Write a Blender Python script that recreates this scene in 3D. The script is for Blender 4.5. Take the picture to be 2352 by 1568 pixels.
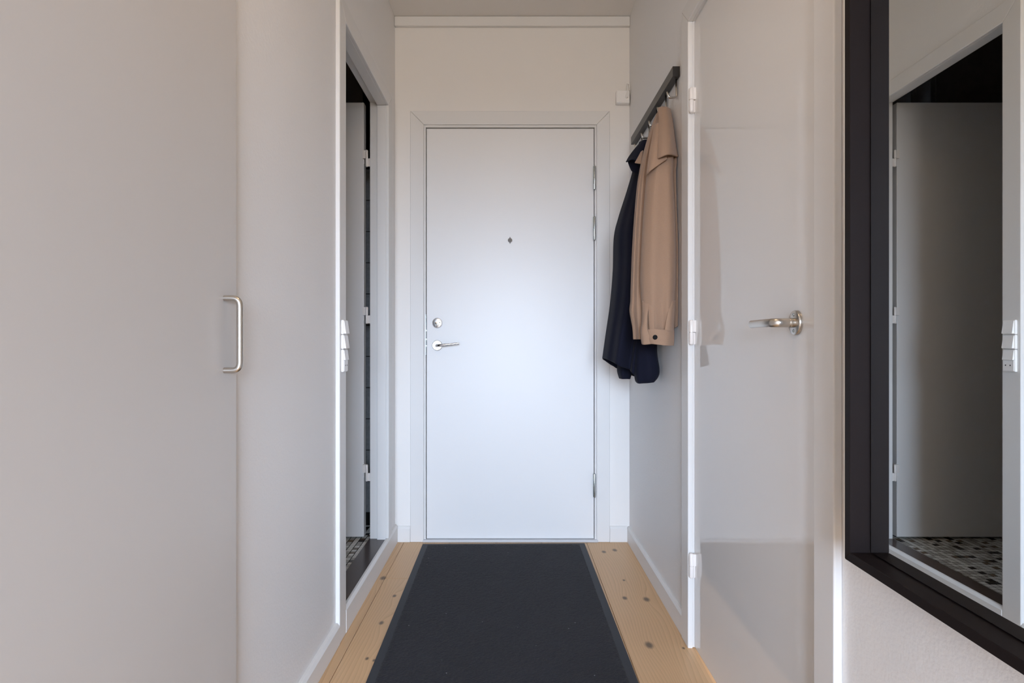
import bpy, bmesh, math, random
from mathutils import Vector, Matrix
random.seed(7)
scene = bpy.context.scene
for o in list(bpy.data.objects):
    bpy.data.objects.remove(o)
COL = scene.collection
F, CX, CY, H = 1333.0, 1174.0, 784.0, 0.993       # focal length and vanishing point in photo pixels, eye height

# ------------------------------------------------------------------ camera
cam = bpy.data.cameras.new('camera')
cam.sensor_width = 36.0
cam.lens = F / 2352 * 36.0
cam.shift_x = (1176 - CX) / 2352
cam.clip_start = 0.02
camo = bpy.data.objects.new('camera', cam)
COL.objects.link(camo)
camo.location = (0, 0, H)
camo.rotation_euler = (math.pi / 2, 0, 0)
scene.camera = camo

# ------------------------------------------------------------------ world, daylight, exposure
SKY, GROUND, SKY_STRENGTH = (0.68, 0.825, 1.05), (0.22, 0.20, 0.18), 59.0
world = bpy.data.worlds.new('overcast_sky')
scene.world = world
world.use_nodes = True
wt = world.node_tree
wt.nodes.clear()
wo = wt.nodes.new('ShaderNodeOutputWorld'); wb = wt.nodes.new('ShaderNodeBackground')
tc = wt.nodes.new('ShaderNodeTexCoord'); sx = wt.nodes.new('ShaderNodeSeparateXYZ')
mr = wt.nodes.new('ShaderNodeMapRange'); mx = wt.nodes.new('ShaderNodeMix')
mx.data_type = 'RGBA'
mr.inputs['From Min'].default_value = -0.03; mr.inputs['From Max'].default_value = 0.03
mx.inputs[6].default_value = (*GROUND, 1); mx.inputs[7].default_value = (*SKY, 1)
wt.links.new(tc.outputs['Generated'], sx.inputs[0]); wt.links.new(sx.outputs['Z'], mr.inputs['Value'])
wt.links.new(mr.outputs[0], mx.inputs[0]); wt.links.new(mx.outputs[2], wb.inputs['Color'])
wb.inputs['Strength'].default_value = SKY_STRENGTH
wt.links.new(wb.outputs[0], wo.inputs[0])

WIN = dict(x0=-1.15, x1=1.65, z0=0.7, z1=2.2, y=-3.8)
pl = bpy.data.lights.new('window_portal', 'AREA')
pl.shape = 'RECTANGLE'; pl.size = WIN['x1'] - WIN['x0']; pl.size_y = WIN['z1'] - WIN['z0']
pl.cycles.is_portal = True
plo = bpy.data.objects.new('window_portal', pl); COL.objects.link(plo)
plo.location = ((WIN['x0'] + WIN['x1']) / 2, WIN['y'] - 0.02, (WIN['z0'] + WIN['z1']) / 2)
plo.rotation_euler = (math.pi / 2, 0, 0)

ROOM_LAMP_POWER = 3.6                               # warm ceiling lamp of the hallway, above the frame
scene.view_settings.view_transform = 'Standard'
scene.view_settings.look = 'None'
scene.view_settings.gamma = 1.0
scene.view_settings.use_curve_mapping = False
scene.view_settings.exposure = -0.13
scene.cycles.use_adaptive_sampling = True
scene.cycles.adaptive_threshold = 0.03
scene.cycles.max_bounces = 9
scene.cycles.diffuse_bounces = 7
scene.cycles.glossy_bounces = 6
scene.cycles.sample_clamp_indirect = 6.0
scene.cycles.use_denoising = True
scene.cycles.caustics_reflective = False
scene.cycles.caustics_refractive = False

# ------------------------------------------------------------------ materials
def mat(name, color, rough=0.5, metal=0.0, spec=None, coat=0.0, coat_rough=0.05, bump=None, sheen=0.0, mottled=None):
    m = bpy.data.materials.new(name); m.use_nodes = True
    nt = m.node_tree; b = nt.nodes['Principled BSDF']
    b.inputs['Base Color'].default_value = (*color, 1)
    b.inputs['Roughness'].default_value = rough
    b.inputs['Metallic'].default_value = metal
    if spec is not None: b.inputs['Specular IOR Level'].default_value = spec
    b.inputs['Coat Weight'].default_value = coat; b.inputs['Coat Roughness'].default_value = coat_rough
    b.inputs['Sheen Weight'].default_value = sheen
    geo = nt.nodes.new('ShaderNodeNewGeometry')
    if bump:
        last = None
        for scale, strength, dist in bump:
            n = nt.nodes.new('ShaderNodeTexNoise'); n.inputs['Scale'].default_value = scale; n.inputs['Detail'].default_value = 3
            nt.links.new(geo.outputs['Position'], n.inputs['Vector'])
            bp = nt.nodes.new('ShaderNodeBump'); bp.inputs['Strength'].default_value = strength; bp.inputs['Distance'].default_value = dist
            nt.links.new(n.outputs['Fac'], bp.inputs['Height'])
            if last: nt.links.new(last.outputs[0], bp.inputs['Normal'])
            last = bp
        nt.links.new(last.outputs[0], b.inputs['Normal'])
    if mottled:
        scale, amount = mottled
        n = nt.nodes.new('ShaderNodeTexNoise'); n.inputs['Scale'].default_value = scale; n.inputs['Detail'].default_value = 5
        nt.links.new(geo.outputs['Position'], n.inputs['Vector'])
        mm = nt.nodes.new('ShaderNodeMix'); mm.data_type = 'RGBA'
        mm.inputs[6].default_value = (*[c * (1 - amount) for c in color], 1)
        mm.inputs[7].default_value = (*[min(1, c * (1 + amount)) for c in color], 1)
        nt.links.new(n.outputs['Fac'], mm.inputs[0]); nt.links.new(mm.outputs[2], b.inputs['Base Color'])
    return m

M = {}
M['wall'] = mat('textured_wall_paint', (0.79, 0.78, 0.77), 0.55, bump=[(150, 0.35, 0.0016), (28, 0.10, 0.003)])
M['wall_smooth'] = mat('smooth_wall_paint', (0.78, 0.76, 0.735), 0.6, bump=[(60, 0.12, 0.001), (6, 0.15, 0.004)], mottled=(2.5, 0.02))
M['room_paint'] = mat('grey_room_paint', (0.36, 0.37, 0.38), 0.7)
M['ceiling'] = mat('ceiling_paint', (0.76, 0.735, 0.705), 0.7, bump=[(90, 0.15, 0.001)])
M['trim'] = mat('white_gloss_trim', (0.73, 0.722, 0.71), 0.35, spec=0.25, bump=[(40, 0.06, 0.001)])
M['entry'] = mat('white_satin_door', (0.77, 0.765, 0.76), 0.36, spec=0.40, bump=[(5, 0.10, 0.003), (120, 0.05, 0.0006)])
M['gloss_door'] = mat('white_gloss_door', (0.77, 0.76, 0.745), 0.05, bump=[(3, 0.012, 0.002)])
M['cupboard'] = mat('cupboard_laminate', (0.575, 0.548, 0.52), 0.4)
M['plastic'] = mat('white_plastic', (0.85, 0.84, 0.83), 0.3)
M['dark_slot'] = mat('dark_recess', (0.012, 0.011, 0.010), 0.8)
M['steel'] = mat('brushed_steel', (0.60, 0.56, 0.51), 0.27, 1.0)
M['chrome'] = mat('polished_chrome', (0.80, 0.80, 0.82), 0.12, 1.0)
M['bright_steel'] = mat('satin_rose_metal', (0.92, 0.92, 0.92), 0.3, 1.0)
M['zinc'] = mat('zinc_plated_steel', (0.55, 0.60, 0.60), 0.25, 1.0)
M['white_hinge'] = mat('painted_hinge', (0.82, 0.78, 0.75), 0.25)
M['black_frame'] = mat('black_brown_veneer', (0.0125, 0.0088, 0.0085), 0.45, spec=0.10, bump=[(300, 0.05, 0.0005)])
M['rack'] = mat('black_brown_rack', (0.022, 0.019, 0.017), 0.35)
M['mirror'] = mat('silvered_glass', (0.82, 0.84, 0.83), 0.0, 1.0)
M['brown_sill'] = mat('brown_gloss_threshold', (0.055, 0.036, 0.030), 0.22, mottled=(14, 0.35))
M['alu'] = mat('grey_threshold_strip', (0.55, 0.56, 0.58), 0.4)
M['rubber'] = mat('rubber_mat_edge', (0.021, 0.024, 0.032), 0.6)
M['bath_tile'] = mat('grey_wall_tile', (0.20, 0.205, 0.21), 0.35, mottled=(60, 0.35))
M['bath_grout'] = mat('dark_grout', (0.012, 0.011, 0.010), 0.9, spec=.1)
M['bath_paint'] = mat('dark_bath_paint', (0.15, 0.14, 0.13), 0.5)
M['mos_white'] = mat('mosaic_pale_grey', (0.66, 0.65, 0.61), 0.25, mottled=(30, 0.15))
M['mos_grey'] = mat('mosaic_mid_grey', (0.40, 0.39, 0.355), 0.25)
M['mos_brown'] = mat('mosaic_brown', (0.16, 0.12, 0.085), 0.25)
M['mos_black'] = mat('mosaic_black', (0.02, 0.017, 0.015), 0.25)
M['wool'] = mat('beige_wool', (0.335, 0.218, 0.148), 0.95, spec=.1, sheen=0.15, bump=[(900, 0.5, 0.0015), (60, 0.25, 0.003)], mottled=(500, 0.12))
M['navy'] = mat('navy_cotton', (0.0065, 0.0072, 0.0165), 0.85, spec=0.15, sheen=0.03, bump=[(1400, 0.25, 0.0006), (40, 0.2, 0.003)])
M['spy_grey'] = mat('dull_grey_metal', (0.20, 0.19, 0.18), 0.55, spec=.2)
M['button'] = mat('black_button', (0.010, 0.010, 0.011), 0.8, spec=.1)
M['bulb'] = mat('lamp_shade_white', (0.9, 0.85, 0.75), 0.5)

def pine():
    m = bpy.data.materials.new('pine_board'); m.use_nodes = True
    nt = m.node_tree; b = nt.nodes['Principled BSDF']; L = nt.links.new
    def N(t): return nt.nodes.new(t)
    def math_(op, a, c):
        n = N('ShaderNodeMath'); n.operation = op
        for i, v in enumerate((a, c)):
            if isinstance(v, (int, float)): n.inputs[i].default_value = v
            else: L(v, n.inputs[i])
        return n.outputs[0]
    geo = N('ShaderNodeNewGeometry'); P = geo.outputs['Position']
    oi = N('ShaderNodeObjectInfo')
    knots = [(1387, 1267, .011), (1412, 1263, .012), (1435, 1373, .010), (1485, 1376, .013), (1491, 1481, .014),
             (1433, 1332, .006), (1570, 1488, .005), (906, 1368, .008), (876, 1430, .009), (843, 1512, .006), (859, 1516, .005),
             (1413, 1545, .004), (880, 1327, .013)]
    warp = None; mask = None
    for i, (kx, ky, r) in enumerate(knots):
        Y = F * H / (ky - CY); X = (kx - CX) * Y / F
        s = N('ShaderNodeVectorMath'); s.operation = 'SUBTRACT'; s.inputs[1].default_value = (X, Y, 0); L(P, s.inputs[0])
        q = N('ShaderNodeVectorMath'); q.operation = 'MULTIPLY'; q.inputs[1].default_value = (1 / r, 0.62 / r, 0); L(s.outputs[0], q.inputs[0])
        d = N('ShaderNodeVectorMath'); d.operation = 'LENGTH'; L(q.outputs[0], d.inputs[0])
        mp = N('ShaderNodeMapRange'); mp.interpolation_type = 'SMOOTHSTEP'
        mp.inputs['From Min'].default_value = 1.35; mp.inputs['From Max'].default_value = 0.35; L(d.outputs['Value'], mp.inputs['Value'])
        mask = mp.outputs[0] if mask is None else math_('MAXIMUM', mask, mp.outputs[0])
        q2 = N('ShaderNodeVectorMath'); q2.operation = 'MULTIPLY'; q2.inputs[1].default_value = (0.45 / r, 0.11 / r, 0); L(s.outputs[0], q2.inputs[0])
        d2 = N('ShaderNodeVectorMath'); d2.operation = 'LENGTH'; L(q2.outputs[0], d2.inputs[0])
        w = math_('POWER', 2.718, math_('MULTIPLY', math_('MULTIPLY', d2.outputs['Value'], d2.outputs['Value']), -1.0))
        w = math_('MULTIPLY', w, r * 1.6)
        warp = w if warp is None else math_('ADD', warp, w)
    st = N('ShaderNodeVectorMath'); st.operation = 'MULTIPLY'; st.inputs[1].default_value = (5, 0.45, 1); L(P, st.inputs[0])
    of = N('ShaderNodeVectorMath'); of.operation = 'ADD'; L(st.outputs[0], of.inputs[0])
    cx = N('ShaderNodeCombineXYZ'); L(math_('MULTIPLY', oi.outputs['Random'], 37.0), cx.inputs[0]); L(cx.outputs[0], of.inputs[1])
    n1 = N('ShaderNodeTexNoise'); n1.inputs['Scale'].default_value = 1.0; n1.inputs['Detail'].default_value = 2; L(of.outputs[0], n1.inputs['Vector'])
    sp = N('ShaderNodeSeparateXYZ'); L(P, sp.inputs[0])
    v = math_('ADD', math_('ADD', sp.outputs['X'], math_('MULTIPLY', n1.outputs['Fac'], 0.17)), warp)
    ring = math_('FRACT', math_('MULTIPLY', v, 85.0), 0)
    cr = N('ShaderNodeValToRGB'); L(ring, cr.inputs[0])
    e = cr.color_ramp.elements
    e[0].position = 0.0; e[0].color = (0.61, 0.39, 0.21, 1); e[1].position = 1.0; e[1].color = (0.61, 0.39, 0.21, 1)
    k = cr.color_ramp.elements.new(0.72); k.color = (0.52, 0.335, 0.18, 1)
    k = cr.color_ramp.elements.new(0.90); k.color = (0.44, 0.27, 0.135, 1)
    st2 = N('ShaderNodeVectorMath'); st2.operation = 'MULTIPLY'; st2.inputs[1].default_value = (420, 9, 1); L(P, st2.inputs[0])
    n2 = N('ShaderNodeTexNoise'); n2.inputs['Scale'].default_value = 1.0; n2.inputs['Detail'].default_value = 2; L(st2.outputs[0], n2.inputs['Vector'])
    n3 = N('ShaderNodeTexNoise'); n3.inputs['Scale'].default_value = 3.2; L(P, n3.inputs['Vector'])
    def mixc(f, a, c, mode='MIX'):
        n = N('ShaderNodeMix'); n.data_type = 'RGBA'; n.blend_type = mode
        if isinstance(f, float): n.inputs[0].default_value = f
        else: L(f, n.inputs[0])
        for i, v in ((6, a), (7, c)):
            if isinstance(v, tuple): n.inputs[i].default_value = (*v, 1)
            else: L(v, n.inputs[i])
        return n.outputs[2]
    base = mixc(math_('MULTIPLY', n3.outputs['Fac'], 0.75), cr.outputs[0], (0.60, 0.39, 0.21))
    fine = mixc(math_('MULTIPLY', n2.outputs['Fac'], 0.22), base, (0.36, 0.21, 0.10))
    tone = N('ShaderNodeHueSaturation'); L(fine, tone.inputs['Color'])
    L(math_('ADD', math_('MULTIPLY', oi.outputs['Random'], 0.16), 0.93), tone.inputs['Value'])
    kc = mixc(math_('MULTIPLY', mask, 0.9), tone.outputs[0], (0.10, 0.07, 0.045))
    L(kc, b.inputs['Base Color'])
    b.inputs['Roughness'].default_value = 0.42
    bp = N('ShaderNodeBump'); bp.inputs['Strength'].default_value = 0.12; bp.inputs['Distance'].default_value = 0.001
    L(n2.outputs['Fac'], bp.inputs['Height']); L(bp.outputs[0], b.inputs['Normal'])
    return m
M['pine'] = pine()

def carpet():
    m = bpy.data.materials.new('mat_pile'); m.use_nodes = True
    nt = m.node_tree; b = nt.nodes['Principled BSDF']; L = nt.links.new
    geo = nt.nodes.new('ShaderNodeNewGeometry')
    v = nt.nodes.new('ShaderNodeVectorMath'); v.operation = 'MULTIPLY'; v.inputs[1].default_value = (110, 260, 110); L(geo.outputs['Position'], v.inputs[0])
    n = nt.nodes.new('ShaderNodeTexNoise'); n.inputs['Scale'].default_value = 1; n.inputs['Detail'].default_value = 4; L(v.outputs[0], n.inputs['Vector'])
    n2 = nt.nodes.new('ShaderNodeTexNoise'); n2.inputs['Scale'].default_value = 4.5; n2.inputs['Detail'].default_value = 3; L(geo.outputs['Position'], n2.inputs['Vector'])
    vo = nt.nodes.new('ShaderNodeTexVoronoi'); vo.inputs['Scale'].default_value = 24; L(geo.outputs['Position'], vo.inputs['Vector'])
    wn = nt.nodes.new('ShaderNodeTexWhiteNoise'); L(vo.outputs['Color'], wn.inputs['Vector'])
    lt = nt.nodes.new('ShaderNodeMath'); lt.operation = 'LESS_THAN'; lt.inputs[1].default_value = 0.045; L(vo.outputs['Distance'], lt.inputs[0])
    gt = nt.nodes.new('ShaderNodeMath'); gt.operation = 'GREATER_THAN'; gt.inputs[1].default_value = 0.80; L(wn.outputs['Value'], gt.inputs[0])
    mu = nt.nodes.new('ShaderNodeMath'); mu.operation = 'MULTIPLY'; L(lt.outputs[0], mu.inputs[0]); L(gt.outputs[0], mu.inputs[1])
    def mix(f, a, c):
        x = nt.nodes.new('ShaderNodeMix'); x.data_type = 'RGBA'; L(f, x.inputs[0])
        for i, q in ((6, a), (7, c)):
            if isinstance(q, tuple): x.inputs[i].default_value = (*q, 1)
            else: L(q, x.inputs[i])
        return x.outputs[2]
    a = mix(n2.outputs['Fac'], (0.0068, 0.007, 0.0125), (0.0165, 0.0172, 0.029))
    a = mix(n.outputs['Fac'], (0.005, 0.005, 0.007), a)
    a = mix(mu.outputs[0], a, (0.35, 0.35, 0.36))
    L(a, b.inputs['Base Color']); b.inputs['Roughness'].default_value = 0.95
    b.inputs['Sheen Weight'].default_value = 0.12; b.inputs['Specular IOR Level'].default_value = 0.2
    bp = nt.nodes.new('ShaderNodeBump'); bp.inputs['Strength'].default_value = 0.9; bp.inputs['Distance'].default_value = 0.004
    L(n.outputs['Fac'], bp.inputs['Height']); L(bp.outputs[0], b.inputs['Normal'])
    return m
M['carpet'] = carpet()

# ------------------------------------------------------------------ helpers
def box(bm, x0, x1, y0, y1, z0, z1):
    vs = [bm.verts.new((x, y, z)) for z in (z0, z1) for y in (y0, y1) for x in (x0, x1)]
    for q in ((0, 2, 3, 1), (4, 5, 7, 6), (0, 1, 5, 4), (2, 6, 7, 3), (0, 4, 6, 2), (1, 3, 7, 5)):
        bm.faces.new([vs[i] for i in q])

def prism(bm, pts, vec):
    vec = Vector(vec)
    a = [bm.verts.new(p) for p in pts]; c = [bm.verts.new(Vector(p) + vec) for p in pts]
    bm.faces.new(a); bm.faces.new(list(reversed(c)))
    n = len(pts)
    for i in range(n):
        bm.faces.new([a[i], c[i], c[(i + 1) % n], a[(i + 1) % n]])

def obj(name, bm, m, parent=None, smooth=False, bevel=0.0, seg=2, subsurf=0):
    bmesh.ops.recalc_face_normals(bm, faces=bm.faces[:])
    me = bpy.data.meshes.new(name); bm.to_mesh(me); bm.free()
    me.materials.append(M[m])
    if smooth:
        for p in me.polygons: p.use_smooth = True
    o = bpy.data.objects.new(name, me); COL.objects.link(o)
    if parent: o.parent = parent
    if bevel:
        b = o.modifiers.new('bevel', 'BEVEL'); b.width = bevel; b.segments = seg; b.limit_method = 'ANGLE'; b.angle_limit = 0.6
    if subsurf:
        s = o.modifiers.new('subsurf', 'SUBSURF'); s.levels = subsurf; s.render_levels = subsurf
    return o

def boxes(name, lst, m, parent=None, bevel=0.0, seg=2):
    bm = bmesh.new()
    for b in lst: box(bm, *b)
    return obj(name, bm, m, parent, bevel=bevel, seg=seg)

def tag(o, label, cat, group=None, kind=None):
    o['label'] = label; o['category'] = cat
    if group: o['group'] = group
    if kind: o['kind'] = kind
    return o

def empty(name, loc=(0, 0, 0)):
    o = bpy.data.objects.new(name, None); COL.objects.link(o)
    o.empty_display_size = 0.05
    EMP.append((o, Vector(loc)))
    return o
EMP = []

def fillet(pts, r, n=6):
    pts = [Vector(p) for p in pts]; out = [pts[0]]
    for i in range(1, len(pts) - 1):
        a = (pts[i - 1] - pts[i]); c = (pts[i + 1] - pts[i])
        rr = min(r, a.length * .49, c.length * .49)
        p0 = pts[i] + a.normalized() * rr; p1 = pts[i] + c.normalized() * rr
        for k in range(n + 1):
            t = k / n
            out.append(p0 * (1 - t) ** 2 + pts[i] * 2 * t * (1 - t) + p1 * t ** 2)
    out.append(pts[-1])
    return out

def sweep(bm, pts, radii, n=14, squash=(1, 1), up=None):
    pts = [Vector(p) for p in pts]
    if not isinstance(radii, (list, tuple)): radii = [radii] * len(pts)
    rings = []
    prev = None
    for i, p in enumerate(pts):
        t = (pts[min(i + 1, len(pts) - 1)] - pts[max(i - 1, 0)]).normalized()
        if prev is None:
            u = Vector(up) if up else (Vector((0, 0, 1)) if abs(t.z) < .9 else Vector((1, 0, 0)))
        else: u = prev
        u = (u - t * u.dot(t)).normalized(); prev = u
        w = t.cross(u)
        rings.append([bm.verts.new(p + (u * math.cos(2 * math.pi * k / n) * squash[0] + w * math.sin(2 * math.pi * k / n) * squash[1]) * radii[i]) for k in range(n)])
    for a, c in zip(rings, rings[1:]):
        for k in range(n):
            bm.faces.new([a[k], a[(k + 1) % n], c[(k + 1) % n], c[k]])
    bm.faces.new(rings[0][::-1]); bm.faces.new(rings[-1])

def lathe(bm, prof, origin, axis, n=32):
    """prof: (distance along axis, radius)"""
    origin = Vector(origin); axis = Vector(axis).normalized()
    u = axis.orthogonal().normalized(); w = axis.cross(u)
    rings = []
    for d, r in prof:
        if r <= 1e-6: rings.append([bm.verts.new(origin + axis * d)])
        else: rings.append([bm.verts.new(origin + axis * d + (u * math.cos(2 * math.pi * k / n) + w * math.sin(2 * math.pi * k / n)) * r) for k in range(n)])
    for a, c in zip(rings, rings[1:]):
        if len(a) == 1 and len(c) == 1: continue
        for k in range(n):
            if len(a) == 1: bm.faces.new([a[0], c[(k + 1) % n], c[k]])
            elif len(c) == 1: bm.faces.new([a[k], a[(k + 1) % n], c[0]])
            else: bm.faces.new([a[k], a[(k + 1) % n], c[(k + 1) % n], c[k]])
    if len(rings[0]) > 1: bm.faces.new(rings[0][::-1])
    if len(rings[-1]) > 1: bm.faces.new(rings[-1])

def smooth_by_angle(o, ang=0.7):
    o.data.set_sharp_from_angle(angle=ang)
    return o

def hinge_profile(h, r, gap=0.0015):
    return [(0, 0), (0, r * .55), (r * .35, r * .9), (r * .6, r), (h / 2 - gap, r), (h / 2 - gap + .0003, r * .72), (h / 2 + gap - .0003, r * .72),
            (h / 2 + gap, r), (h - r * .6, r), (h - r * .35, r * .9), (h, r * .55), (h, 0)]

# ------------------------------------------------------------------ dimensions
CEIL = 2.60
XL, XR, YB = -0.577, 0.588, 2.885          # corridor walls
YO = -1.4                                  # corridor opens to the room behind the camera
D2 = dict(y0=1.977, y1=2.666, z1=2.078)    # bathroom doorway in the left wall
D3 = dict(y0=1.0987, y1=1.878, z1=2.028)   # door in the right wall
RX0, RX1, RY = -2.5, 2.7, WIN['y']         # room behind
BX = -0.652                                # bathroom side of the left wall
BYB = 2.93; BX0 = -2.1; BZ = 0.072
S = 'structure'

# ------------------------------------------------------------------ setting: floor
fl = boxes('floor', [(RX0 - .1, RX1 + .1, RY - .1, BYB + .1, -0.14, -0.022), (BX0 - .1, BX, 1.2, BYB + .1, -0.14, 0.055)], 'dark_slot')
tag(fl, 'light pine plank floor of the narrow hallway', 'floor', kind=S)
PW = 0.226
bmP = bmesh.new(); box(bmP, 0, 1, 0, 1, -0.02, 0)
plank_cache = {}
def plank(x0, x1, y0, y1):
    g = 0.0007
    bm = bmesh.new(); box(bm, x0 + g, x1 - g, y0 + g, y1 - g, -0.022, 0.0)
    return obj('plank', bm, 'pine', fl, bevel=0.0012, seg=1)
bmP.free()
k0 = int(math.floor((RX0 + .53) / PW)); k1 = int(math.ceil((RX1 + .53) / PW))
for k in range(k0, k1):
    x0 = -.53 + k * PW; x1 = x0 + PW
    inhall = x1 > XL - .03 and x0 < XR + .05
    a = max(x0, RX0) ; c = min(x1, RX1)
    if k == -1: a2 = -.62
    ye = YB + .02 if inhall else YO + .02
    if inhall:
        joints = {0: [2.433], 4: []}.get(k, [0.9 if k % 2 else 1.4])
        joints = [-2.9 + .5 * (k % 3)] + joints
    else: joints = [-2.9 + .4 * (k % 3)]
    ys = [RY] + joints + [ye]
    for y0, y1 in zip(ys, ys[1:]):
        xa, xc = a, c
        if inhall and y0 > YO: xa, xc = max(a, -.60), min(c, .66)
        plank(xa, xc, y0, y1)

# ------------------------------------------------------------------ setting: walls, ceiling
def wall(name, lst, m, label):
    return tag(boxes(name, lst, m), label, 'wall', kind=S)
wall('ceiling', [(RX0 - .1, RX1 + .1, RY - .1, BYB + .1, CEIL, CEIL + .1)], 'ceiling', 'plain off-white hallway ceiling')['category'] = 'ceiling'
wall('wall_back', [(-.652, -.433, YB, BYB, 0, CEIL), (.424, .75, YB, BYB, 0, CEIL), (-.433, .424, YB, BYB, 2.067, CEIL),
                   (-.75, .75, BYB, BYB + .08, 0, CEIL)],
     'wall_smooth', 'cream painted end wall around the white entrance door')
wall('wall_left', [(BX, XL, 1.19, D2['y0'] - .02, 0, CEIL), (BX, XL, D2['y1'] + .02, BYB, 0, CEIL), (BX, XL, D2['y0'] - .02, D2['y1'] + .02, D2['z1'] + .03, CEIL),
                   (BX, XL, D2['y0'] - .02, D2['y1'] + .02, 0, 0.05),
                   (-1.2, XL, YO, -.10, 0, CEIL)],
     'wall', 'textured off-white wall left of the hallway with bathroom doorway')
wall('wall_right', [(XR, .70, YO, D3['y0'] - .02, 0, CEIL), (XR, .70, D3['y1'] + .02, BYB, 0, CEIL), (XR, .70, D3['y0'] - .02, D3['y1'] + .02, D3['z1'] + .02, CEIL)],
     'wall', 'textured off-white wall on the right carrying coats and mirror')
# the bathroom behind the left doorway
wall('wall_bathroom_back', [(BX0, -.652, BYB, BYB + .08, 0, CEIL)], 'bath_paint', 'dark bathroom wall behind the open bathroom door')
wall('wall_bathroom_side', [(BX0 - .08, BX0, 1.2, BYB + .08, 0, CEIL)], 'bath_paint', 'dark far side wall inside the bathroom')
wall('wall_bathroom_front', [(BX0 - .08, BX - .001, 1.2, 1.26, 0, CEIL)], 'bath_paint', 'dark near wall inside the bathroom')
# the room behind the camera
wall('wall_room_left', [(RX0 - .1, RX0, RY - .1, YO, 0, CEIL)], 'room_paint', 'left wall of the room behind the hallway')
wall('wall_room_right', [(RX1, RX1 + .1, RY - .1, YO, 0, CEIL)], 'room_paint', 'right wall of the room behind the hallway')
wall('wall_room_inner', [(RX0 - .1, -1.2, YO, YO + .1, 0, CEIL), (.70, RX1 + .1, YO, YO + .1, 0, CEIL)], 'room_paint', 'inner room walls beside the hallway opening')
W = WIN
wall('wall_window', [(RX0, W['x0'], RY - .1, RY, 0, CEIL), (W['x1'], RX1, RY - .1, RY, 0, CEIL), (W['x0'], W['x1'], RY - .1, RY, 0, W['z0']),
                     (W['x0'], W['x1'], RY - .1, RY, W['z1'], CEIL)], 'room_paint', 'outer wall with the daylight window behind the hallway')
win = tag(empty('window_1', (0, RY - .05, W['z0'])), 'wide white framed window lighting the hallway from behind', 'window', kind=S)
boxes('window_frame', [(W['x0'], W['x1'], RY - .08, RY - .03, W['z0'], W['z0'] + .05), (W['x0'], W['x1'], RY - .08, RY - .03, W['z1'] - .05, W['z1']),
                       (W['x0'], W['x0'] + .05, RY - .08, RY - .03, W['z0'], W['z1']), (W['x1'] - .05, W['x1'], RY - .08, RY - .03, W['z0'], W['z1'])], 'trim', win)
for mxx in (-.32, .67):
    boxes('mullion', [(mxx - .03, mxx + .03, RY - .08, RY - .03, W['z0'] + .05, W['z1'] - .05)], 'trim', win)

# ------------------------------------------------------------------ bathroom tiles
def shared(name, me, loc, parent, m=None):
    o = bpy.data.objects.new(name, me); COL.objects.link(o); o.location = loc; o.parent = parent
    return o
def tile_mesh(w, d, t, m, axis='z'):
    bm = bmesh.new(); b = min(w, d) * .05
    if axis == 'z':
        lo = [(-w/2, -d/2, 0), (w/2, -d/2, 0), (w/2, d/2, 0), (-w/2, d/2, 0)]
        hi = [(p[0] * (1 - 2*b/w), p[1] * (1 - 2*b/d), t) for p in lo]; mid = [(p[0], p[1], t * .75) for p in lo]
    else:
        lo = [(-w/2, 0, -d/2), (w/2, 0, -d/2), (w/2, 0, d/2), (-w/2, 0, d/2)]
        hi = [(p[0] * .98, -t, p[2] * .98) for p in lo]; mid = [(p[0], -t * .75, p[2]) for p in lo]
    r = [[bm.verts.new(p) for p in q] for q in (lo, mid, hi)]
    for a, c in zip(r, r[1:]):
        for i in range(4): bm.faces.new([a[i], a[(i+1) % 4], c[(i+1) % 4], c[i]])
    bm.faces.new(r[2])
    bmesh.ops.recalc_face_normals(bm, faces=bm.faces[:])
    me = bpy.data.meshes.new('tile'); bm.to_mesh(me); bm.free(); me.materials.append(M[m]); return me
TP = 0.0245
bfl = boxes('floor_bathroom', [(BX0, -.655, 1.26, BYB, 0.055, BZ + .0002)], 'bath_grout')
tag(bfl, 'mosaic bathroom floor of pale, grey, brown and black squares', 'floor', kind=S)
tm = {k: tile_mesh(TP - .003, TP - .003, 0.003, k) for k in ('mos_white', 'mos_grey', 'mos_brown', 'mos_black')}
cells = []
ny = int((BYB - 1.27) / TP); nx = int((-.655 - BX0) / TP)
for j in range(ny):
    for i in range(nx):
        x = -.655 - (i + .5) * TP; y = 1.27 + (j + .5) * TP
        r = random.random()
        k = 'mos_black' if r < .07 else 'mos_brown' if r < .15 else 'mos_grey' if r < .42 else 'mos_white'
        xr = 2 * .555 - x
        vis = xr / y < (2303 - CX) / F and y < 2.78 and xr / y > .62
        cells.append((0 if vis else 1, y + abs(x + .66) * .5, x, y, k))
cells.sort()
for c in cells[:300]:
    shared('mosaic_tile', tm[c[4]], (c[2], c[3], BZ - .0021 + random.uniform(-.0002, .0002)), bfl)
bm = bmesh.new(); mi = []
order = ['mos_white', 'mos_grey', 'mos_brown', 'mos_black']
for _, _, x, y, k in cells[300:]:
    h = (TP - .003) / 2; vs = [bm.verts.new((x + a * h, y + b * h, z)) for z, s in ((BZ - .0015, 1), (BZ + .0015, .93)) for a, b in ((-s, -s), (s, -s), (s, s), (-s, s))]
    fs = [bm.faces.new(vs[4:])] + [bm.faces.new([vs[i], vs[(i+1) % 4], vs[4 + (i+1) % 4], vs[4 + i]]) for i in range(4)]
    for f in fs: f.material_index = order.index(k)
o = obj('mosaic_field', bm, 'mos_white', bfl)
for k in order[1:]: o.data.materials.append(M[k])
o['kind'] = 'stuff'
wb_ = bpy.data.objects['wall_bathroom_back']
boxes('grout_bed', [(BX0, -.653, BYB - .004, BYB, BZ, 1.86)], 'bath_grout', wb_)
wtm = tile_mesh(.1535, .1535, .009, 'bath_tile', 'y')
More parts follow.
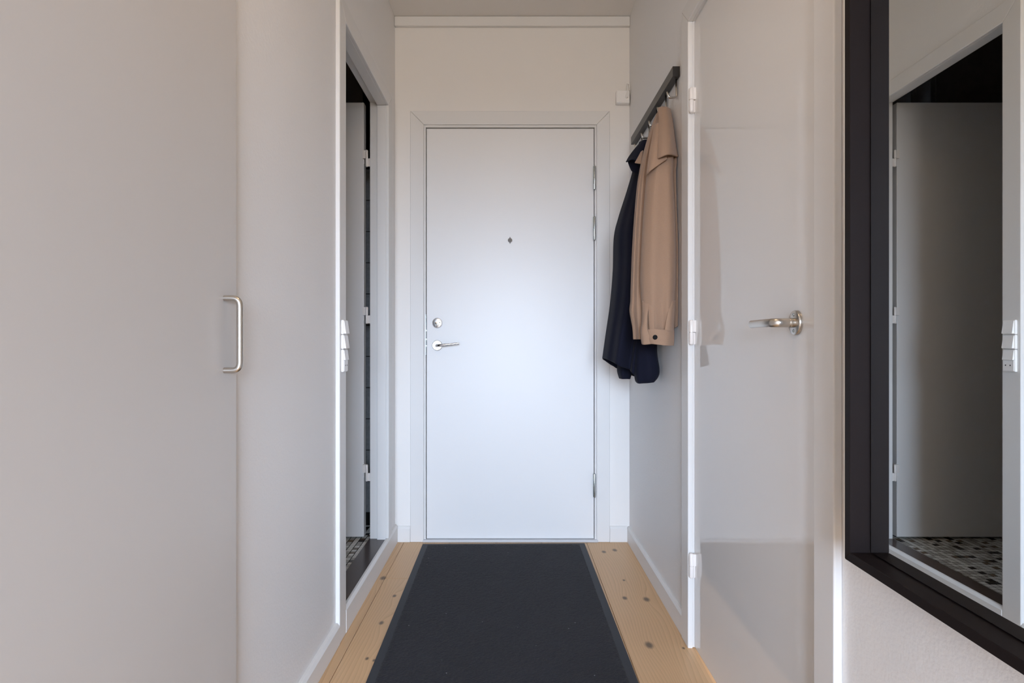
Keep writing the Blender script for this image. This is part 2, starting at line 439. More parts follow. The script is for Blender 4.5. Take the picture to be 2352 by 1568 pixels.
for i in range(9):
    for j in range(11):
        shared('wall_tile', wtm, (-.655 - .0785 - i * .157, BYB - .003, 1.86 - .0785 - j * .157), wb_)
for px in (-.90, -1.0):
    bm = bmesh.new(); lathe(bm, [(0, .011), (2.5, .011)], (px, BYB - .03, BZ + .02), (0, 0, 1), 16)
    o = obj('heating_pipe', bm, 'bath_tile', None, True)
    tag(o, 'thin grey pipe on the dark bathroom wall, %s the doorway' % ('nearer' if px > -.95 else 'further from'), 'pipe', 'bathroom pipes')

# ------------------------------------------------------------------ trims: casings and jambs
def casing(name, P, outer, inner, depth, label, z0=0.0, z0b=None, extra=None):
    """P(u, v, d) -> world; outer/inner = (u0, u1, v1); three mitred boards, d from 0 to depth"""
    t = tag(empty(name, P(outer[0], z0, 0)), label, 'trim', kind=S)
    u0, u1, v1 = outer; i0, i1, w1 = inner
    zb = z0 if z0b is None else z0b
    g = 0.0003
    polys = [[(u0, z0), (i0, z0), (i0, w1 - g), (u0, v1 - g)], [(i1, zb), (u1, zb), (u1, v1 - g), (i1, w1 - g)],
             [(u0, v1), (i0, w1), (i1, w1), (u1, v1)]]
    for pg in polys:
        bm = bmesh.new()
        prism(bm, [P(u, v, 0) for u, v in pg], Vector(P(0, 0, depth)) - Vector(P(0, 0, 0)))
        obj('casing_board', bm, 'trim', t, bevel=0.003, seg=3)
    return t
# entrance door surround
t1 = casing('trim_1', lambda u, v, d: (u, YB - d, v), (-.500, .489, 2.134), (-.433, .424, 2.067), .013, 'white mitred casing framing the entrance door')
jl = [(-.433, -.4235, YB - .004, BYB, 0, 2.067), (.4145, .424, YB - .004, BYB, 0, 2.067), (-.4235, .4145, YB - .004, BYB, 2.0555, 2.067)]
for j in jl: boxes('jamb', [j], 'trim', t1, bevel=.0015)
boxes('gap_shadow_back', [(-.4235, .4145, YB + .042, BYB, 0, 2.0555)], 'dark_slot', t1)
# bathroom doorway surround
t2 = casing('trim_2', lambda u, v, d: (XL + d, u, v), (1.904, 2.744, 2.145), (D2['y0'], D2['y1'], 2.078), .015,
            'white casing around the open bathroom doorway', 0.0, 0.088)
for ya, yb_ in ((D2['y1'], D2['y1'] + .02), (D2['y0'] - .02, D2['y0'])):
    fr = ya == D2['y1']
    boxes('jamb', [(-.616, XL + .001, ya, yb_, .05, 2.078), (BX, -.616, ya + (.014 if fr else 0), yb_ - (0 if fr else .014), .05, 2.108)], 'trim', t2, bevel=.0015)
boxes('jamb', [(-.616, XL + .001, D2['y0'], D2['y1'], 2.078, 2.109), (BX, -.616, D2['y0'] - .012, D2['y1'] + .014, 2.096, 2.109)], 'trim', t2, bevel=.0015)
# right door surround
t3 = casing('trim_3', lambda u, v, d: (XR - d, u, v), (1.029, 1.950, 2.098), (D3['y0'], D3['y1'], D3['z1']), .016,
            'white casing around the closed door on the right')
for j in ((XR - .001, .70, D3['y1'], D3['y1'] + .02, 0.004, D3['z1']), (XR - .001, .70, D3['y0'] - .02, D3['y0'], 0.004, D3['z1']),
          (XR - .001, .70, D3['y0'], D3['y1'], D3['z1'], D3['z1'] + .02)):
    boxes('jamb', [j], 'trim', t3, bevel=.001)
# cable strip under the ceiling
tag(boxes('trim_4', [(XL + .001, XR - .001, YB - .021, YB, 2.551, 2.5985)], 'trim', bevel=.003, seg=3), 'white boxed cable strip under the ceiling above the entrance door', 'trim', kind=S)
# thresholds
tag(boxes('trim_5', [(-.437, .431, YB - .019, BYB, 0.0, 0.012)], 'alu', bevel=.003), 'low grey metal threshold strip below the entrance door', 'threshold', kind=S)
tag(boxes('trim_6', [(-.656, -.5655, D2['y0'], D2['y1'] + .035, .05, 0.083)], 'brown_sill', bevel=.002), 'glossy dark brown threshold board of the bathroom doorway', 'threshold', kind=S)

# ------------------------------------------------------------------ baseboards
def skirting(name, P, u0, u1, h, label, t=.013):
    """profile board along u with a chamfered top; P(u, d, z)"""
    bm = bmesh.new()
    prof = [(0, 0), (t, 0), (t, h - .011), (t * .55, h), (0, h)]
    prism(bm, [P(u0, d, z) for d, z in prof], Vector(P(u1, 0, 0)) - Vector(P(u0, 0, 0)))
    return tag(obj(name, bm, 'trim', bevel=.0012), label, 'baseboard', kind=S)
skirting('baseboard_back_left', lambda u, d, z: (u, YB - d, z), -.562, -.5005, .077, 'short white baseboard left of the entrance door casing')
skirting('baseboard_back_right', lambda u, d, z: (u, YB - d, z), .4895, .575, .077, 'short white baseboard right of the entrance door casing')
skirting('baseboard_left', lambda u, d, z: (XL + d, u, z), 1.19, 1.9035, .070, 'white baseboard under the textured wall beside the cupboard', .016)
skirting('baseboard_threshold', lambda u, d, z: (XL + d, u, z), 1.9775, YB - .013, .088, 'white riser board below the bathroom threshold', .016)
skirting('baseboard_right', lambda u, d, z: (XR - d, u, z), 1.9505, YB - .0005, .077, 'white baseboard under the hanging coats')
skirting('baseboard_mirror', lambda u, d, z: (XR - d, u, z), YO, 1.0285, .077, 'white baseboard below the mirror')

# ------------------------------------------------------------------ entrance door
d1 = tag(empty('door_1', (0, YB, 0)), 'white flat entrance door with lever handle, lock and spyhole', 'door', kind=S)
YD = YB + .002                                                   # face of the leaf
boxes('door_leaf', [(-.4205, .4115, YD, YD + .038, .0135, 2.0515)], 'entry', d1, bevel=.0015)
for yt, yb2 in ((380, 436), (496, 552), (1087, 1143)):
    z1, z0 = H + (CY - yt) / 464, H + (CY - yb2) / 464
    bm = bmesh.new(); lathe(bm, hinge_profile(z1 - z0, .0068), (.4125, YB - .0085, z0), (0, 0, 1), 18)
    box(bm, .4105, .4145, YB - .009, YB + .012, z0 + .004, z1 - .004)
    smooth_by_angle(obj('hinge', bm, 'zinc', d1, True))['label'] = 'zinc-plated hinge barrel'
# spyhole: a round lens under a small pointed cover
bm = bmesh.new(); X, Z = (1171.5 - CX) / 461, H + (CY - 552.5) / 461
lathe(bm, [(0, .0125), (.002, .0125), (.004, .0115), (.0045, .009), (.003, .008), (.003, 0)], (X, YD, Z), (0, -1, 0), 28)
sp = obj('spyhole', bm, 'chrome', d1, True); smooth_by_angle(sp)
bm = bmesh.new()
prism(bm, [(X - .0108, YD - .0048, Z), (X - .0085, YD - .0048, Z + .0065), (X - .003, YD - .0048, Z + .010), (X - .0015, YD - .0048, Z + .0165), (X + .0012, YD - .0048, Z + .0165), (X + .003, YD - .0048, Z + .009),
           (X + .0095, YD - .0048, Z), (X + .003, YD - .0048, Z - .009), (X + .0012, YD - .0048, Z - .0165), (X - .0015, YD - .0048, Z - .0165), (X - .003, YD - .0048, Z - .010), (X - .0085, YD - .0048, Z - .0065)], (0, -.002, 0))
obj('spyhole_cover', bm, 'spy_grey', sp)['label'] = 'grey pointed spyhole cover'
# lock
X, Z = (1004.5 - CX) / 461.5, H + (CY - 741.5) / 461.5
bm = bmesh.new(); lathe(bm, [(0, .0258), (.004, .0258), (.008, .0235), (.0095, .0205), (.0095, 0)], (X, YD, Z), (0, -1, 0), 40)
lk = smooth_by_angle(obj('lock_rosette', bm, 'bright_steel', d1, True), .5)
for dx in (-.010, .0135):
    bm = bmesh.new(); lathe(bm, [(0, .0035), (.0012, .0035), (.0012, .0022), (.0002, .0022), (.0002, 0)], (X + dx, YD - .0094, Z + .002), (0, -1, 0), 16)
    obj('lock_screw', bm, 'zinc', lk, True)
bm = bmesh.new()
sweep(bm, [(X - .006, YD - .0095, Z + .001), (X - .006, YD - .022, Z + .001)], [.0042, .0042], 16)
sweep(bm, fillet([(X - .008, YD - .020, Z + .003), (X + .002, YD - .022, Z - .008), (X + .001, YD - .020, Z - .021)], .01), [.0055] * 9, 14, (1, .7))
smooth_by_angle(obj('thumb_turn', bm, 'chrome', lk, True))
# lever
X, Z = (1004.5 - CX) / 461.5, H + (CY - 793) / 461.5
bm = bmesh.new(); lathe(bm, [(0, .0258), (.004, .0258), (.0055, .0248), (.007, .0225), (.007, 0)], (X, YD, Z), (0, -1, 0), 40)
lv = smooth_by_angle(obj('handle_rosette', bm, 'bright_steel', d1, True), .5)
bm = bmesh.new()
path = fillet([(X, YD - .006, Z - .001), (X + .001, YD - .046, Z - .001), (X + .045, YD - .049, Z + .003), (X + .111, YD - .047, Z + .0105)], .018, 8)
nr = len(path)
sweep(bm, path, [.0088 - .0035 * min(1, i / nr * 1.1) for i in range(nr)], 18)
smooth_by_angle(obj('lever', bm, 'chrome', lv, True))
# strike plate seen in the gap beside the lock
z0, z1 = H + (CY - 815) / 463, H + (CY - 722) / 463
boxes('strike_plate', [(-.4240, -.4225, YB - .0055, YB + .030, z0, z1)], 'zinc', d1)
for zz in (.042, .075, .118): boxes('latch_bolt', [(-.4228, -.4212, YB + .004, YB + .02, z0 + zz, z0 + zz + .007)], 'zinc', d1)

# ------------------------------------------------------------------ bathroom door, swung into the bathroom
d2 = tag(empty('door_2', (-.685, 2.72, .083)), 'white bathroom door swung open into the dark bathroom', 'door', kind=S)
boxes('door_leaf', [(-1.39, -.685, 2.70, 2.74, .0835, 2.105)], 'entry', d2, bevel=.003, seg=3)
def painted_hinge(parent, x, y, zc, h, r, plates):
    bm = bmesh.new(); lathe(bm, hinge_profile(h, r, .001), (x, y, zc - h / 2), (0, 0, 1), 18)
    for p in plates:
        box(bm, p[0], p[1], p[2], p[3], zc - h / 2 + p[4] * h, zc - h / 2 + p[5] * h)
    smooth_by_angle(obj('hinge', bm, 'white_hinge', parent, True))
for yc in (364.5, 724, 1085):
    zc = H + (CY - yc) / 495
    painted_hinge(d2, -.6685, 2.688, zc, .078, .0062, [(-.6685, -.650, 2.686, 2.690, .02, .49), (-.688, -.6685, 2.686, 2.702, .51, .98), (-.6852, -.6835, 2.700, 2.735, .2, 1.0)])
bm = bmesh.new(); box(bm, -.700, -.692, 2.7015, 2.706, 2.1045, 2.1056); obj('edge_nick', bm, 'dark_slot', d2)

# ------------------------------------------------------------------ door on the right wall
d3 = tag(empty('door_3', (.61, 1.878, 0)), 'white gloss door on the right with steel lever and painted hinges', 'door', kind=S)
boxes('door_leaf', [(.5925, .632, 1.1015, 1.8755, .007, 2.0245)], 'gloss_door', d3, bevel=.002)
for yc in (231, 763, 1298):
    zc = H + (CY - yc) / 713
    painted_hinge(d3, .5795, 1.8655, zc, .080, .0075, [(.5795, .592, 1.8655, 1.8785, .02, .49), (.5795, .594, 1.860, 1.870, .51, .98)])
YH, ZH = 1.203, H + (CY - 741) / 1108
XD = .5925
bm = bmesh.new(); lathe(bm, [(0, .0258), (.004, .0258), (.0065, .0245), (.0075, .0225), (.0075, 0)], (XD, YH, ZH), (-1, 0, 0), 40)
rs = smooth_by_angle(obj('handle_rosette', bm, 'steel', d3, True), .5)
for dz in (-.0165, .0165):
    bm = bmesh.new(); lathe(bm, [(0, .0036), (.0008, .0036), (.0008, .0014), (0, .0014), (0, 0)], (XD - .0074, YH, ZH + dz), (-1, 0, 0), 16)
    obj('rosette_screw', bm, 'zinc', rs, True)
bm = bmesh.new(); lathe(bm, [(0, .0102), (.0085, .0102), (.0085, 0)], (XD - .0072, YH, ZH), (-1, 0, 0), 24)
smooth_by_angle(obj('collar', bm, 'steel', rs, True), .5)
bm = bmesh.new()
path = fillet([(XD - .014, YH, ZH), (XD - .046, YH, ZH), (XD - .052, YH + .030, ZH), (XD - .050, YH + .108, ZH)], .016, 8)
sweep(bm, path, [.0094] * 9 + [.0088] * (len(path) - 9), 20, (1, .72), up=(0, 0, 1))
smooth_by_angle(obj('lever', bm, 'steel', rs, True))

# ------------------------------------------------------------------ cupboard on the left with a bar handle
wd = tag(empty('wardrobe', (-.86, .6, 0)), 'tall plain white built-in cupboard with steel bar handle', 'wardrobe')
XF = -.560
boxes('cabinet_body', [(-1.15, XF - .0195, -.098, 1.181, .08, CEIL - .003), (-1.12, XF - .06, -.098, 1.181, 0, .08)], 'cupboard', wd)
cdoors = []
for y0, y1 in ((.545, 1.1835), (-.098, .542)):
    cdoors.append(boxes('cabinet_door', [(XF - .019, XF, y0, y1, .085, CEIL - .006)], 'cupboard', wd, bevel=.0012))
def bar_handle(y, parent):
    bm = bmesh.new()
    z0, z1 = .9365, 1.0775
    path = fillet([(XF - .002, y, z0), (XF + .0305, y, z0), (XF + .0305, y, z1), (XF - .002, y, z1)], .021, 10)
    sweep(bm, path, .0058, 20)
    smooth_by_angle(obj('bar_handle', bm, 'steel', parent, True))
bar_handle(1.133, cdoors[0]); bar_handle(-.046, cdoors[1])

# ------------------------------------------------------------------ mirror
mi = tag(empty('wall_mirror', (XR, .59, .651)), 'large wall mirror in a deep black-brown box frame', 'mirror')
XFm, XM = .5245, .555
Y0m, Y1m, Z0m, Z1m, FW = .243, .9128, .6513, 1.83, .0145
def rail(pts, ):
    bm = bmesh.new(); prism(bm, [(XFm, y, z) for y, z in pts], (XR - .0005 - XFm, 0, 0)); obj('frame_rail', bm, 'black_frame', mi, bevel=.0008, seg=1)
rail([(Y1m, Z0m), (Y1m - FW, Z0m + FW), (Y1m - FW, Z1m - FW), (Y1m, Z1m)])
rail([(Y0m, Z0m), (Y0m + FW, Z0m + FW), (Y0m + FW, Z1m - FW), (Y0m, Z1m)])
rail([(Y0m, Z0m), (Y1m, Z0m), (Y1m - FW, Z0m + FW), (Y0m + FW, Z0m + FW)])
rail([(Y0m, Z1m), (Y1m, Z1m), (Y1m - FW, Z1m - FW), (Y0m + FW, Z1m - FW)])
boxes('mirror_glass', [(XM, XM + .004, Y0m + FW + .003, Y1m - FW - .003, Z0m + FW + .002, Z1m - FW - .002)], 'mirror', mi)
boxes('backing_board', [(XM + .006, XM + .010, Y0m + FW, Y1m - FW, Z0m + FW, Z1m - FW)], 'dark_slot', mi)

# ------------------------------------------------------------------ switches on the bathroom casing
XS = XL + .015
def rocker(parent, z0, z1, tilt):
    bm = bmesh.new(); y0, y1 = 1.9185, 1.9605
    a, c = XS + .0105, XS + .0125
    prism(bm, [(XS + .006, y0, z0), (c + tilt, y0, z0), (a, y0, z1), (XS + .006, y0, z1)], (0, y1 - y0, 0))
    obj('rocker', bm, 'plastic', parent, bevel=.0008)
def switch(z0, z1, label, socket=False):
    t = tag(empty('switch_socket' if socket else 'light_switch', (XS, 1.94, z0)), label, 'socket' if socket else 'light switch', 'switches on the bathroom casing')
    boxes('switch_plate', [(XS + .0002, XS + .0095, 1.9148, 1.9648, z0, z1)], 'plastic', t, bevel=.003, seg=3)
    if not socket: rocker(t, z0 + .0028, z1 - .0028, .0042)
    else:
        rocker(t, z0 + .0395, z1 - .003, .0022)
        f = boxes('socket_face', [(XS + .006, XS + .0108, 1.9185, 1.9605, z0 + .003, z0 + .0385)], 'plastic', t, bevel=.0008)
        for y in (1.932, 1.950):
            bm = bmesh.new(); lathe(bm, [(0, .0024), (.0004, .0024), (.0004, 0)], (XS + .0107, y, z0 + .0215), (1, 0, 0), 14)
            obj('socket_hole', bm, 'dark_slot', f)
switch(1.0165, 1.0645, 'topmost white rocker switch on the bathroom door casing')
switch(.9675, 1.0155, 'middle white rocker switch on the bathroom door casing')
switch(.8920, .9665, 'lowest white unit on the bathroom casing, switch above two-hole socket', True)

# ------------------------------------------------------------------ outlet box in the upper corner
ob = tag(empty('outlet_box', (.55, YB, 2.164)), 'small white outlet box with plug and cord high in the right corner', 'outlet')
boxes('outlet_housing', [(.517, .5835, 2.851, YB, 2.1645, 2.228)], 'plastic', ob, bevel=.006, seg=4)
boxes('outlet_cover', [(.5225, .579, 2.8495, 2.856, 2.175, 2.2245)], 'plastic', ob, bevel=.001)
bm = bmesh.new()
lathe(bm, [(0, 0), (0, .004), (.002, .0066), (.010, .0068), (.022, .0042), (.036, .0028), (.036, 0)], (.5655, 2.842, 2.1855), (.12, .06, 1), 20)
plg = smooth_by_angle(obj('plug', bm, 'plastic', ob, True))
bm = bmesh.new()
sweep(bm, fillet([(.5700, 2.844, 2.2215), (.5705, 2.85, 2.245), (.572, 2.862, 2.266), (.585, 2.868, 2.263), (.5855, 2.870, 2.235)], .012), .0023, 10)
obj('cord', bm, 'plastic', plg, True)

# ------------------------------------------------------------------ coat rack
rk = tag(empty('coat_rack', (XR, 2.37, 1.915)), 'dark brown wall rail with steel coat hooks', 'coat rack')
boxes('rail', [(.5625, XR - .0005, 2.02, 2.724, 1.9155, 1.951)], 'rack', rk, bevel=.001)
def hook_mesh():
    bm = bmesh.new()
    for w in (0,):
        path = fillet([(XR - .006, 0, 1.918), (XR - .006, 0, 1.852), (XR - .034, 0, 1.852), (XR - .038, 0, 1.872)], .008, 5)
        sweep(bm, path, [.0034] * len(path), 10, (1, 1.6), up=(1, 0, 0))
    bmesh.ops.recalc_face_normals(bm, faces=bm.faces[:])
    me = bpy.data.meshes.new('hook'); bm.to_mesh(me); bm.free(); me.materials.append(M['steel'])
    for p in me.polygons: p.use_smooth = True
    return me
hm = hook_mesh()
for y in (2.045, 2.18, 2.315, 2.45, 2.585): shared('hook', hm, (0, y, 0), rk)

# ------------------------------------------------------------------ coats
def px2w(px, py, Yc, Y=None):
    return Vector((min((px - CX) / F * Yc, XR - .003), Yc if Y is None else Y, H + (CY - py) / F * Yc))
def cat(p0, p1, p2, p3, t):
    return 0.5 * ((2 * p1) + (-p0 + p2) * t + (2 * p0 - 5 * p1 + 4 * p2 - p3) * t * t + (-p0 + 3 * p1 - 3 * p2 + p3) * t ** 3)
def spline(vals, n):
    out = []
    m = len(vals) - 1
    for i in range(n):
        f = i / (n - 1) * m; k = min(int(f), m - 1); t = f - k
        out.append(cat(vals[max(k - 1, 0)], vals[k], vals[k + 1], vals[min(k + 2, m)], t))
    return out
def arc_rows(rows, n):
    """resample rows (tuples) by smooth interpolation"""
    cols = list(zip(*rows))
    return list(zip(*[spline(list(c), n) for c in cols]))
def cloth(name, bm, m, parent, thick=.003, label=None):
    o = obj(name, bm, m, parent, True)
    s = o.modifiers.new('thickness', 'SOLIDIFY'); s.thickness = thick; s.offset = -1 if thick > 0 else 1
    if label: o['label'] = label
    return o
def tube(rows, folds=(), nr=70, nt=72, close_top=True, power=1.0):
    """rows: (yl, xl, yr, xr, Yc, ry); folds: (k, amp_top, amp_bottom, phase, drift)"""
    R = arc_rows(rows, nr); bm = bmesh.new(); rings = []
    for i, (yl, xl, yr, xr, Yc, ry) in enumerate(R):
        t = i / (nr - 1); ring = []
        for j in range(nt):
            th = 2 * math.pi * j / nt
            c, s = math.cos(th), math.sin(th)
            c = math.copysign(abs(c) ** power, c); s = math.copysign(abs(s) ** power, s)
            mod = 0.0
            for k, a0, a1, ph, dr in folds:
                mod += (a0 + (a1 - a0) * t) * math.sin(k * th + ph + dr * t)
            u = .5 + .5 * c
            px = xl + (xr - xl) * u; py = yl + (yr - yl) * u
            p = px2w(px, py, Yc, Yc + (ry * (s + .0)) * 1.0 + mod * .9)
            p.x = min(p.x + mod * .45 * (1 - abs(c)), XR - .003)
            ring.append(bm.verts.new(p))
        rings.append(ring)
    for a, c in zip(rings, rings[1:]):
        for j in range(nt): bm.faces.new([a[j], a[(j + 1) % nt], c[(j + 1) % nt], c[j]])
    if close_top: bm.faces.new(rings[0])
    return bm
def sheet(net, nu=24, nv=24):
    """net: rows of (px, py, Y)"""
    rows = [[Vector(p) for p in r] for r in net]
    rows = [[Vector(v) for v in spline(r, nu)] for r in rows]
    cols = [spline([rows[i][j] for i in range(len(rows))], nv) for j in range(nu)]
    bm = bmesh.new(); g = [[bm.verts.new(px2w(cols[j][i][0], cols[j][i][1], cols[j][i][2])) for j in range(nu)] for i in range(nv)]
    for i in range(nv - 1):
        for j in range(nu - 1): bm.faces.new([g[i][j], g[i][j + 1], g[i + 1][j + 1], g[i + 1][j]])
    return bm

# beige wool overshirt on the second hook
bj = tag(empty('jacket', (.53, 2.15, .99)), 'beige wool overshirt hanging by its collar from the coat rack', 'jacket')
# body panels close to the wall
cloth('body', tube([(249, 1512, 250, 1536, 2.15, .02), (275, 1506, 280, 1541, 2.14, .04), (330, 1492, 335, 1547, 2.13, .05), (400, 1480, 400, 1553, 2.125, .055),
                    (500, 1470, 500, 1556, 2.12, .06), (620, 1465, 620, 1559, 2.12, .06), (700, 1466, 700, 1559, 2.12, .06), (752, 1468, 752, 1557, 2.12, .06)],
                   [(5, .001, .006, .6, .5), (9, .001, .003, 2.0, -.4)]), 'wool', bj, .004)
cloth('front_panel', sheet([[(1536, 300, 2.09), (1541, 300, 2.085), (1546, 300, 2.075)], [(1540, 364, 2.06), (1548, 363, 2.055), (1555, 362, 2.045)], [(1540, 400, 2.06), (1547, 400, 2.055), (1553, 400, 2.045)],
                           [(1542, 480, 2.055), (1550, 480, 2.05), (1555, 480, 2.04)], [(1542, 560, 2.055), (1551, 560, 2.045), (1558, 560, 2.033)],
                           [(1542, 640, 2.055), (1551, 640, 2.045), (1559, 640, 2.031)], [(1540, 735, 2.055), (1550, 737, 2.045), (1558, 736, 2.033)], [(1540, 753, 2.055), (1549, 753, 2.043), (1556, 750, 2.033)]], 12, 40), 'wool', bj, .006)
# further sleeve, left
cloth('sleeve', tube([(262, 1507, 262, 1518, 2.16, .02), (300, 1493, 300, 1512, 2.14, .03), (345, 1480, 345, 1500, 2.13, .035), (390, 1470, 390, 1493, 2.13, .04), (450, 1462, 450, 1488, 2.12, .045),
                      (560, 1454, 560, 1482, 2.12, .05), (660, 1450, 660, 1480, 2.12, .05), (690, 1449, 690, 1480, 2.11, .05), (712, 1447, 706, 1482, 2.11, .055), (735, 1450, 730, 1480, 2.11, .05), (752, 1453, 750, 1478, 2.11, .048), (779, 1455, 779, 1477, 2.11, .046)],
                     [(3, .003, .012, .2, 2.2), (7, .003, .008, 1.0, -1.0)]), 'wool', bj, .004)
# near sleeve
cloth('sleeve', tube([(262, 1511, 262, 1538, 2.13, .025), (310, 1499, 310, 1545, 2.09, .04), (350, 1492, 352, 1546, 2.06, .048), (400, 1486, 400, 1544, 2.035, .05), (470, 1480, 470, 1548, 2.03, .05),
                      (550, 1475, 550, 1551, 2.03, .05), (640, 1472, 640, 1551, 2.03, .05), (700, 1475, 700, 1548, 2.03, .045), (745, 1480, 745, 1546, 2.03, .038), (765, 1478, 764, 1545, 2.03, .036)],
                     [(4, .001, .007, 1.2, .9), (7, .0, .004, .3, -.6)]), 'wool', bj, .004)
# tuck running into the cuff
cloth('sleeve_tuck', sheet([[(1541, 690, 1.996), (1545, 690, 2.0), (1549, 690, 2.012)], [(1534, 715, 1.988), (1541, 716, 1.99), (1548, 716, 2.01)], [(1529, 740, 1.985), (1538, 741, 1.986), (1547, 741, 2.01)], [(1526, 760, 1.985), (1536, 760, 1.985), (1546, 760, 2.01)]], 10, 20), 'wool', bj, .004)
# inner flap of the open sleeve slit
cloth('sleeve_slit_edge', sheet([[(1477, 690, 2.02), (1484, 692, 2.01), (1491, 695, 2.0)], [(1477, 735, 2.02), (1481, 735, 2.0), (1487, 735, 1.995)], [(1473, 760, 2.02), (1477, 760, 1.998), (1488, 760, 1.99)],
                                 [(1476, 789, 2.02), (1481, 791, 2.0), (1500, 789, 1.99)]]), 'wool', bj, .004)
# cuff with its button
cf = cloth('cuff', sheet([[(1490, 757, 1.998), (1500, 756, 1.988), (1515, 757, 1.983), (1532, 758, 1.988), (1545, 758, 2.01)],
                          [(1489, 775, 1.998), (1500, 775, 1.984), (1515, 776, 1.978), (1532, 777, 1.984), (1545, 777, 2.01)],
                          [(1494, 787, 1.998), (1502, 789, 1.986), (1515, 791, 1.981), (1531, 793, 1.986), (1544, 793, 2.01)]]), 'wool', bj, .007)
p = px2w(1504.3, 774.3, 1.975, 1.9745)
bm = bmesh.new(); lathe(bm, [(0, .0078), (.0025, .0082), (.004, .0072), (.0046, .005), (.0046, 0)], p, (0, -1, 0), 24)
obj('button', bm, 'button', cf, True)['label'] = 'round black cuff button'
cloth('placket', sheet([[(1491, 674, 2.004), (1497, 671, 1.998), (1502, 676, 1.996)], [(1490, 700, 2.002), (1496, 700, 1.996), (1502, 700, 1.993)], [(1491, 730, 2.0), (1497, 730, 1.992), (1503, 730, 1.989)],
                        [(1493, 758, 1.998), (1499, 758, 1.99), (1504, 758, 1.987)]], 8, 20), 'wool', bj, .005)
# collar flap and yoke
cloth('collar', sheet([[(1514, 249, 2.10), (1522, 247, 2.088), (1530, 248, 2.088), (1537, 252, 2.11)], [(1515, 285, 2.055), (1523, 284, 2.042), (1533, 284, 2.042), (1543, 286, 2.075)],
                       [(1514, 330, 2.005), (1524, 329, 1.992), (1537, 326, 1.996), (1548, 326, 2.05)], [(1513, 365, 1.978), (1523, 360, 1.966), (1537, 356, 1.972), (1554, 361, 2.035)]]), 'wool', bj, .006)
cloth('yoke', sheet([[(1504, 290, 2.066), (1510, 285, 2.056), (1520, 285, 2.056)], [(1494, 345, 2.018), (1506, 340, 2.003), (1525, 340, 2.003)], [(1487, 402, 2.006), (1496, 392, 1.980), (1532, 366, 1.985)]]), 'wool', bj, .0045)
cloth('collar_tip', sheet([[(1473, 350, 2.19), (1478, 346, 2.18)], [(1466, 363, 2.19), (1475, 363, 2.17)], [(1459, 375, 2.19), (1473, 377, 2.165)]], 8, 12), 'wool', bj, .004)
# navy cotton jacket behind it
nj = tag(empty('jacket', (.50, 2.45, .81)), 'dark navy cotton jacket hanging behind the beige overshirt', 'jacket')
cloth('body', tube([(325, 1470, 325, 1490, 2.46, .02), (360, 1459, 360, 1500, 2.45, .06), (395, 1452, 395, 1505, 2.45, .08), (440, 1439, 440, 1500, 2.45, .10), (500, 1420, 500, 1495, 2.45, .12), (545, 1410, 545, 1492, 2.44, .13),
                    (620, 1408, 622, 1490, 2.44, .14), (700, 1401, 712, 1485, 2.43, .14), (770, 1391, 800, 1470, 2.42, .14), (822, 1384, 866, 1462, 2.41, .14)],
                   [(5, .004, .018, 2.4, .7), (8, .003, .013, .4, .8), (13, 0, .004, 1.0, .2)]), 'navy', nj, .003)
cloth('back_panel', tube([(340, 1476, 340, 1496, 2.44, .02), (450, 1470, 450, 1505, 2.40, .05), (600, 1462, 600, 1508, 2.36, .06), (750, 1458, 750, 1510, 2.31, .06), (805, 1457, 805, 1508, 2.295, .06), (850, 1457, 848, 1514, 2.285, .055), (873, 1459, 864, 1511, 2.285, .05), (880, 1464, 876, 1502, 2.285, .04)],
                         [(3, .0, .006, .3, .7), (6, 0, .003, 2.0, .3)]), 'navy', nj, .003)
cloth('sleeve', tube([(420, 1452, 420, 1480, 2.46, .03), (600, 1430, 600, 1462, 2.46, .05), (740, 1420, 740, 1452, 2.46, .05), (830, 1419, 830, 1450, 2.46, .05), (852, 1418, 850, 1452, 2.46, .045), (869, 1423, 869, 1447, 2.46, .04)],
                     [(4, .0, .008, .3, 1.5)]), 'navy', nj, .003)
cloth('collar', sheet([[(1471, 329, 2.38), (1478, 323, 2.36), (1487, 322, 2.36), (1496, 326, 2.40)], [(1457, 345, 2.36), (1468, 346, 2.33), (1482, 346, 2.32), (1497, 348, 2.36)],
                       [(1446, 360, 2.35), (1460, 362, 2.31), (1476, 366, 2.30), (1494, 368, 2.34)], [(1439, 373, 2.35), (1453, 367, 2.30), (1470, 374, 2.29), (1490, 384, 2.33)]]), 'navy', nj, .004)
cloth('collar_underside', sheet([[(1441, 368, 2.36), (1455, 358, 2.345), (1475, 366, 2.335)], [(1446, 381, 2.365), (1458, 383, 2.35), (1475, 390, 2.34)], [(1452, 392, 2.37), (1460, 398, 2.35), (1474, 404, 2.34)]], 14, 10), 'navy', nj, .003)

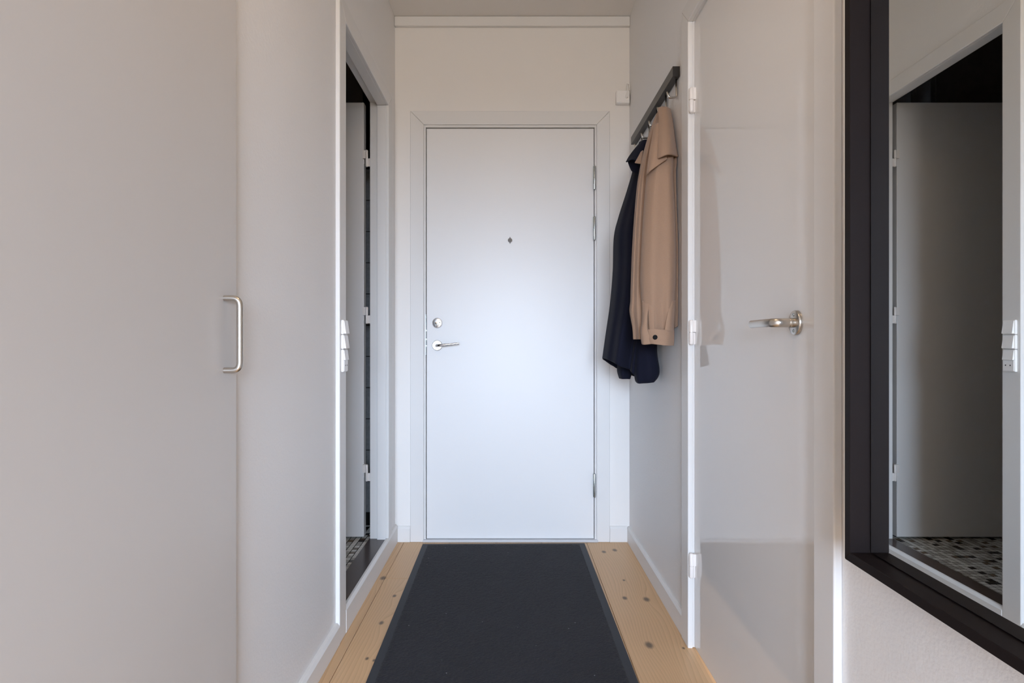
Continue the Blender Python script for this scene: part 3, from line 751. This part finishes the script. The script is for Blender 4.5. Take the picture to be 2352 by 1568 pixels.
# ------------------------------------------------------------------ door mat
mt = tag(empty('door_mat', (-.03, 2.05, 0)), 'black ribbed entrance mat with a smooth rubber border', 'mat')
ang = -0.008
bm = bmesh.new(); box(bm, -.427, .366, 1.24, 2.842, 0.0004, .0045)
for v in bm.verts: v.co.x += (v.co.y - 2.2) * -.009 ; v.co.y += v.co.x * .012
obj('rubber_border', bm, 'rubber', mt, bevel=.002)
bm = bmesh.new(); nx_, ny_ = 150, 300
g = []
for j in range(ny_ + 1):
    y = 1.265 + (2.823 - 1.265) * j / ny_
    row = []
    for i in range(nx_ + 1):
        x = -.400 + (.338 + .400) * i / nx_
        e = min(i, nx_ - i, j, ny_ - j)
        z = .0046 if e == 0 else .0075 + random.uniform(-.0011, .0011)
        x2 = x + (y - 2.2) * -.009 + (random.uniform(-.001, .001) if e == 0 else 0)
        row.append(bm.verts.new((x2, y + x2 * .012, z)))
    g.append(row)
for j in range(ny_):
    for i in range(nx_): bm.faces.new([g[j][i], g[j][i+1], g[j+1][i+1], g[j+1][i]])
obj('pile', bm, 'carpet', mt, True)['kind'] = 'stuff'

# ------------------------------------------------------------------ ceiling lamp of the room behind
cl = tag(empty('ceiling_lamp', (0, 0.8, CEIL)), 'round white ceiling lamp of the hallway', 'lamp')
bm = bmesh.new(); lathe(bm, [(0, 0), (0, .19), (.05, .18), (.08, .12), (.09, 0)], (0, 0.8, CEIL - .001), (0, 0, -1), 32)
obj('lamp_shade', bm, 'bulb', cl, True)
ll = bpy.data.lights.new('lamp_bulb', 'AREA'); ll.shape = 'DISK'; ll.size = .35; ll.energy = ROOM_LAMP_POWER; ll.color = (1.0, .70, .42)
llo = bpy.data.objects.new('lamp_bulb', ll); COL.objects.link(llo); llo.location = (0, 0.8, CEIL - .1)

# ------------------------------------------------------------------ put every Empty at the base of its thing
bpy.context.view_layer.update()
for e, loc in EMP:
    e.location = loc
    for c in e.children:
        c.matrix_parent_inverse = Matrix.Translation(-loc)
bpy.context.view_layer.update()
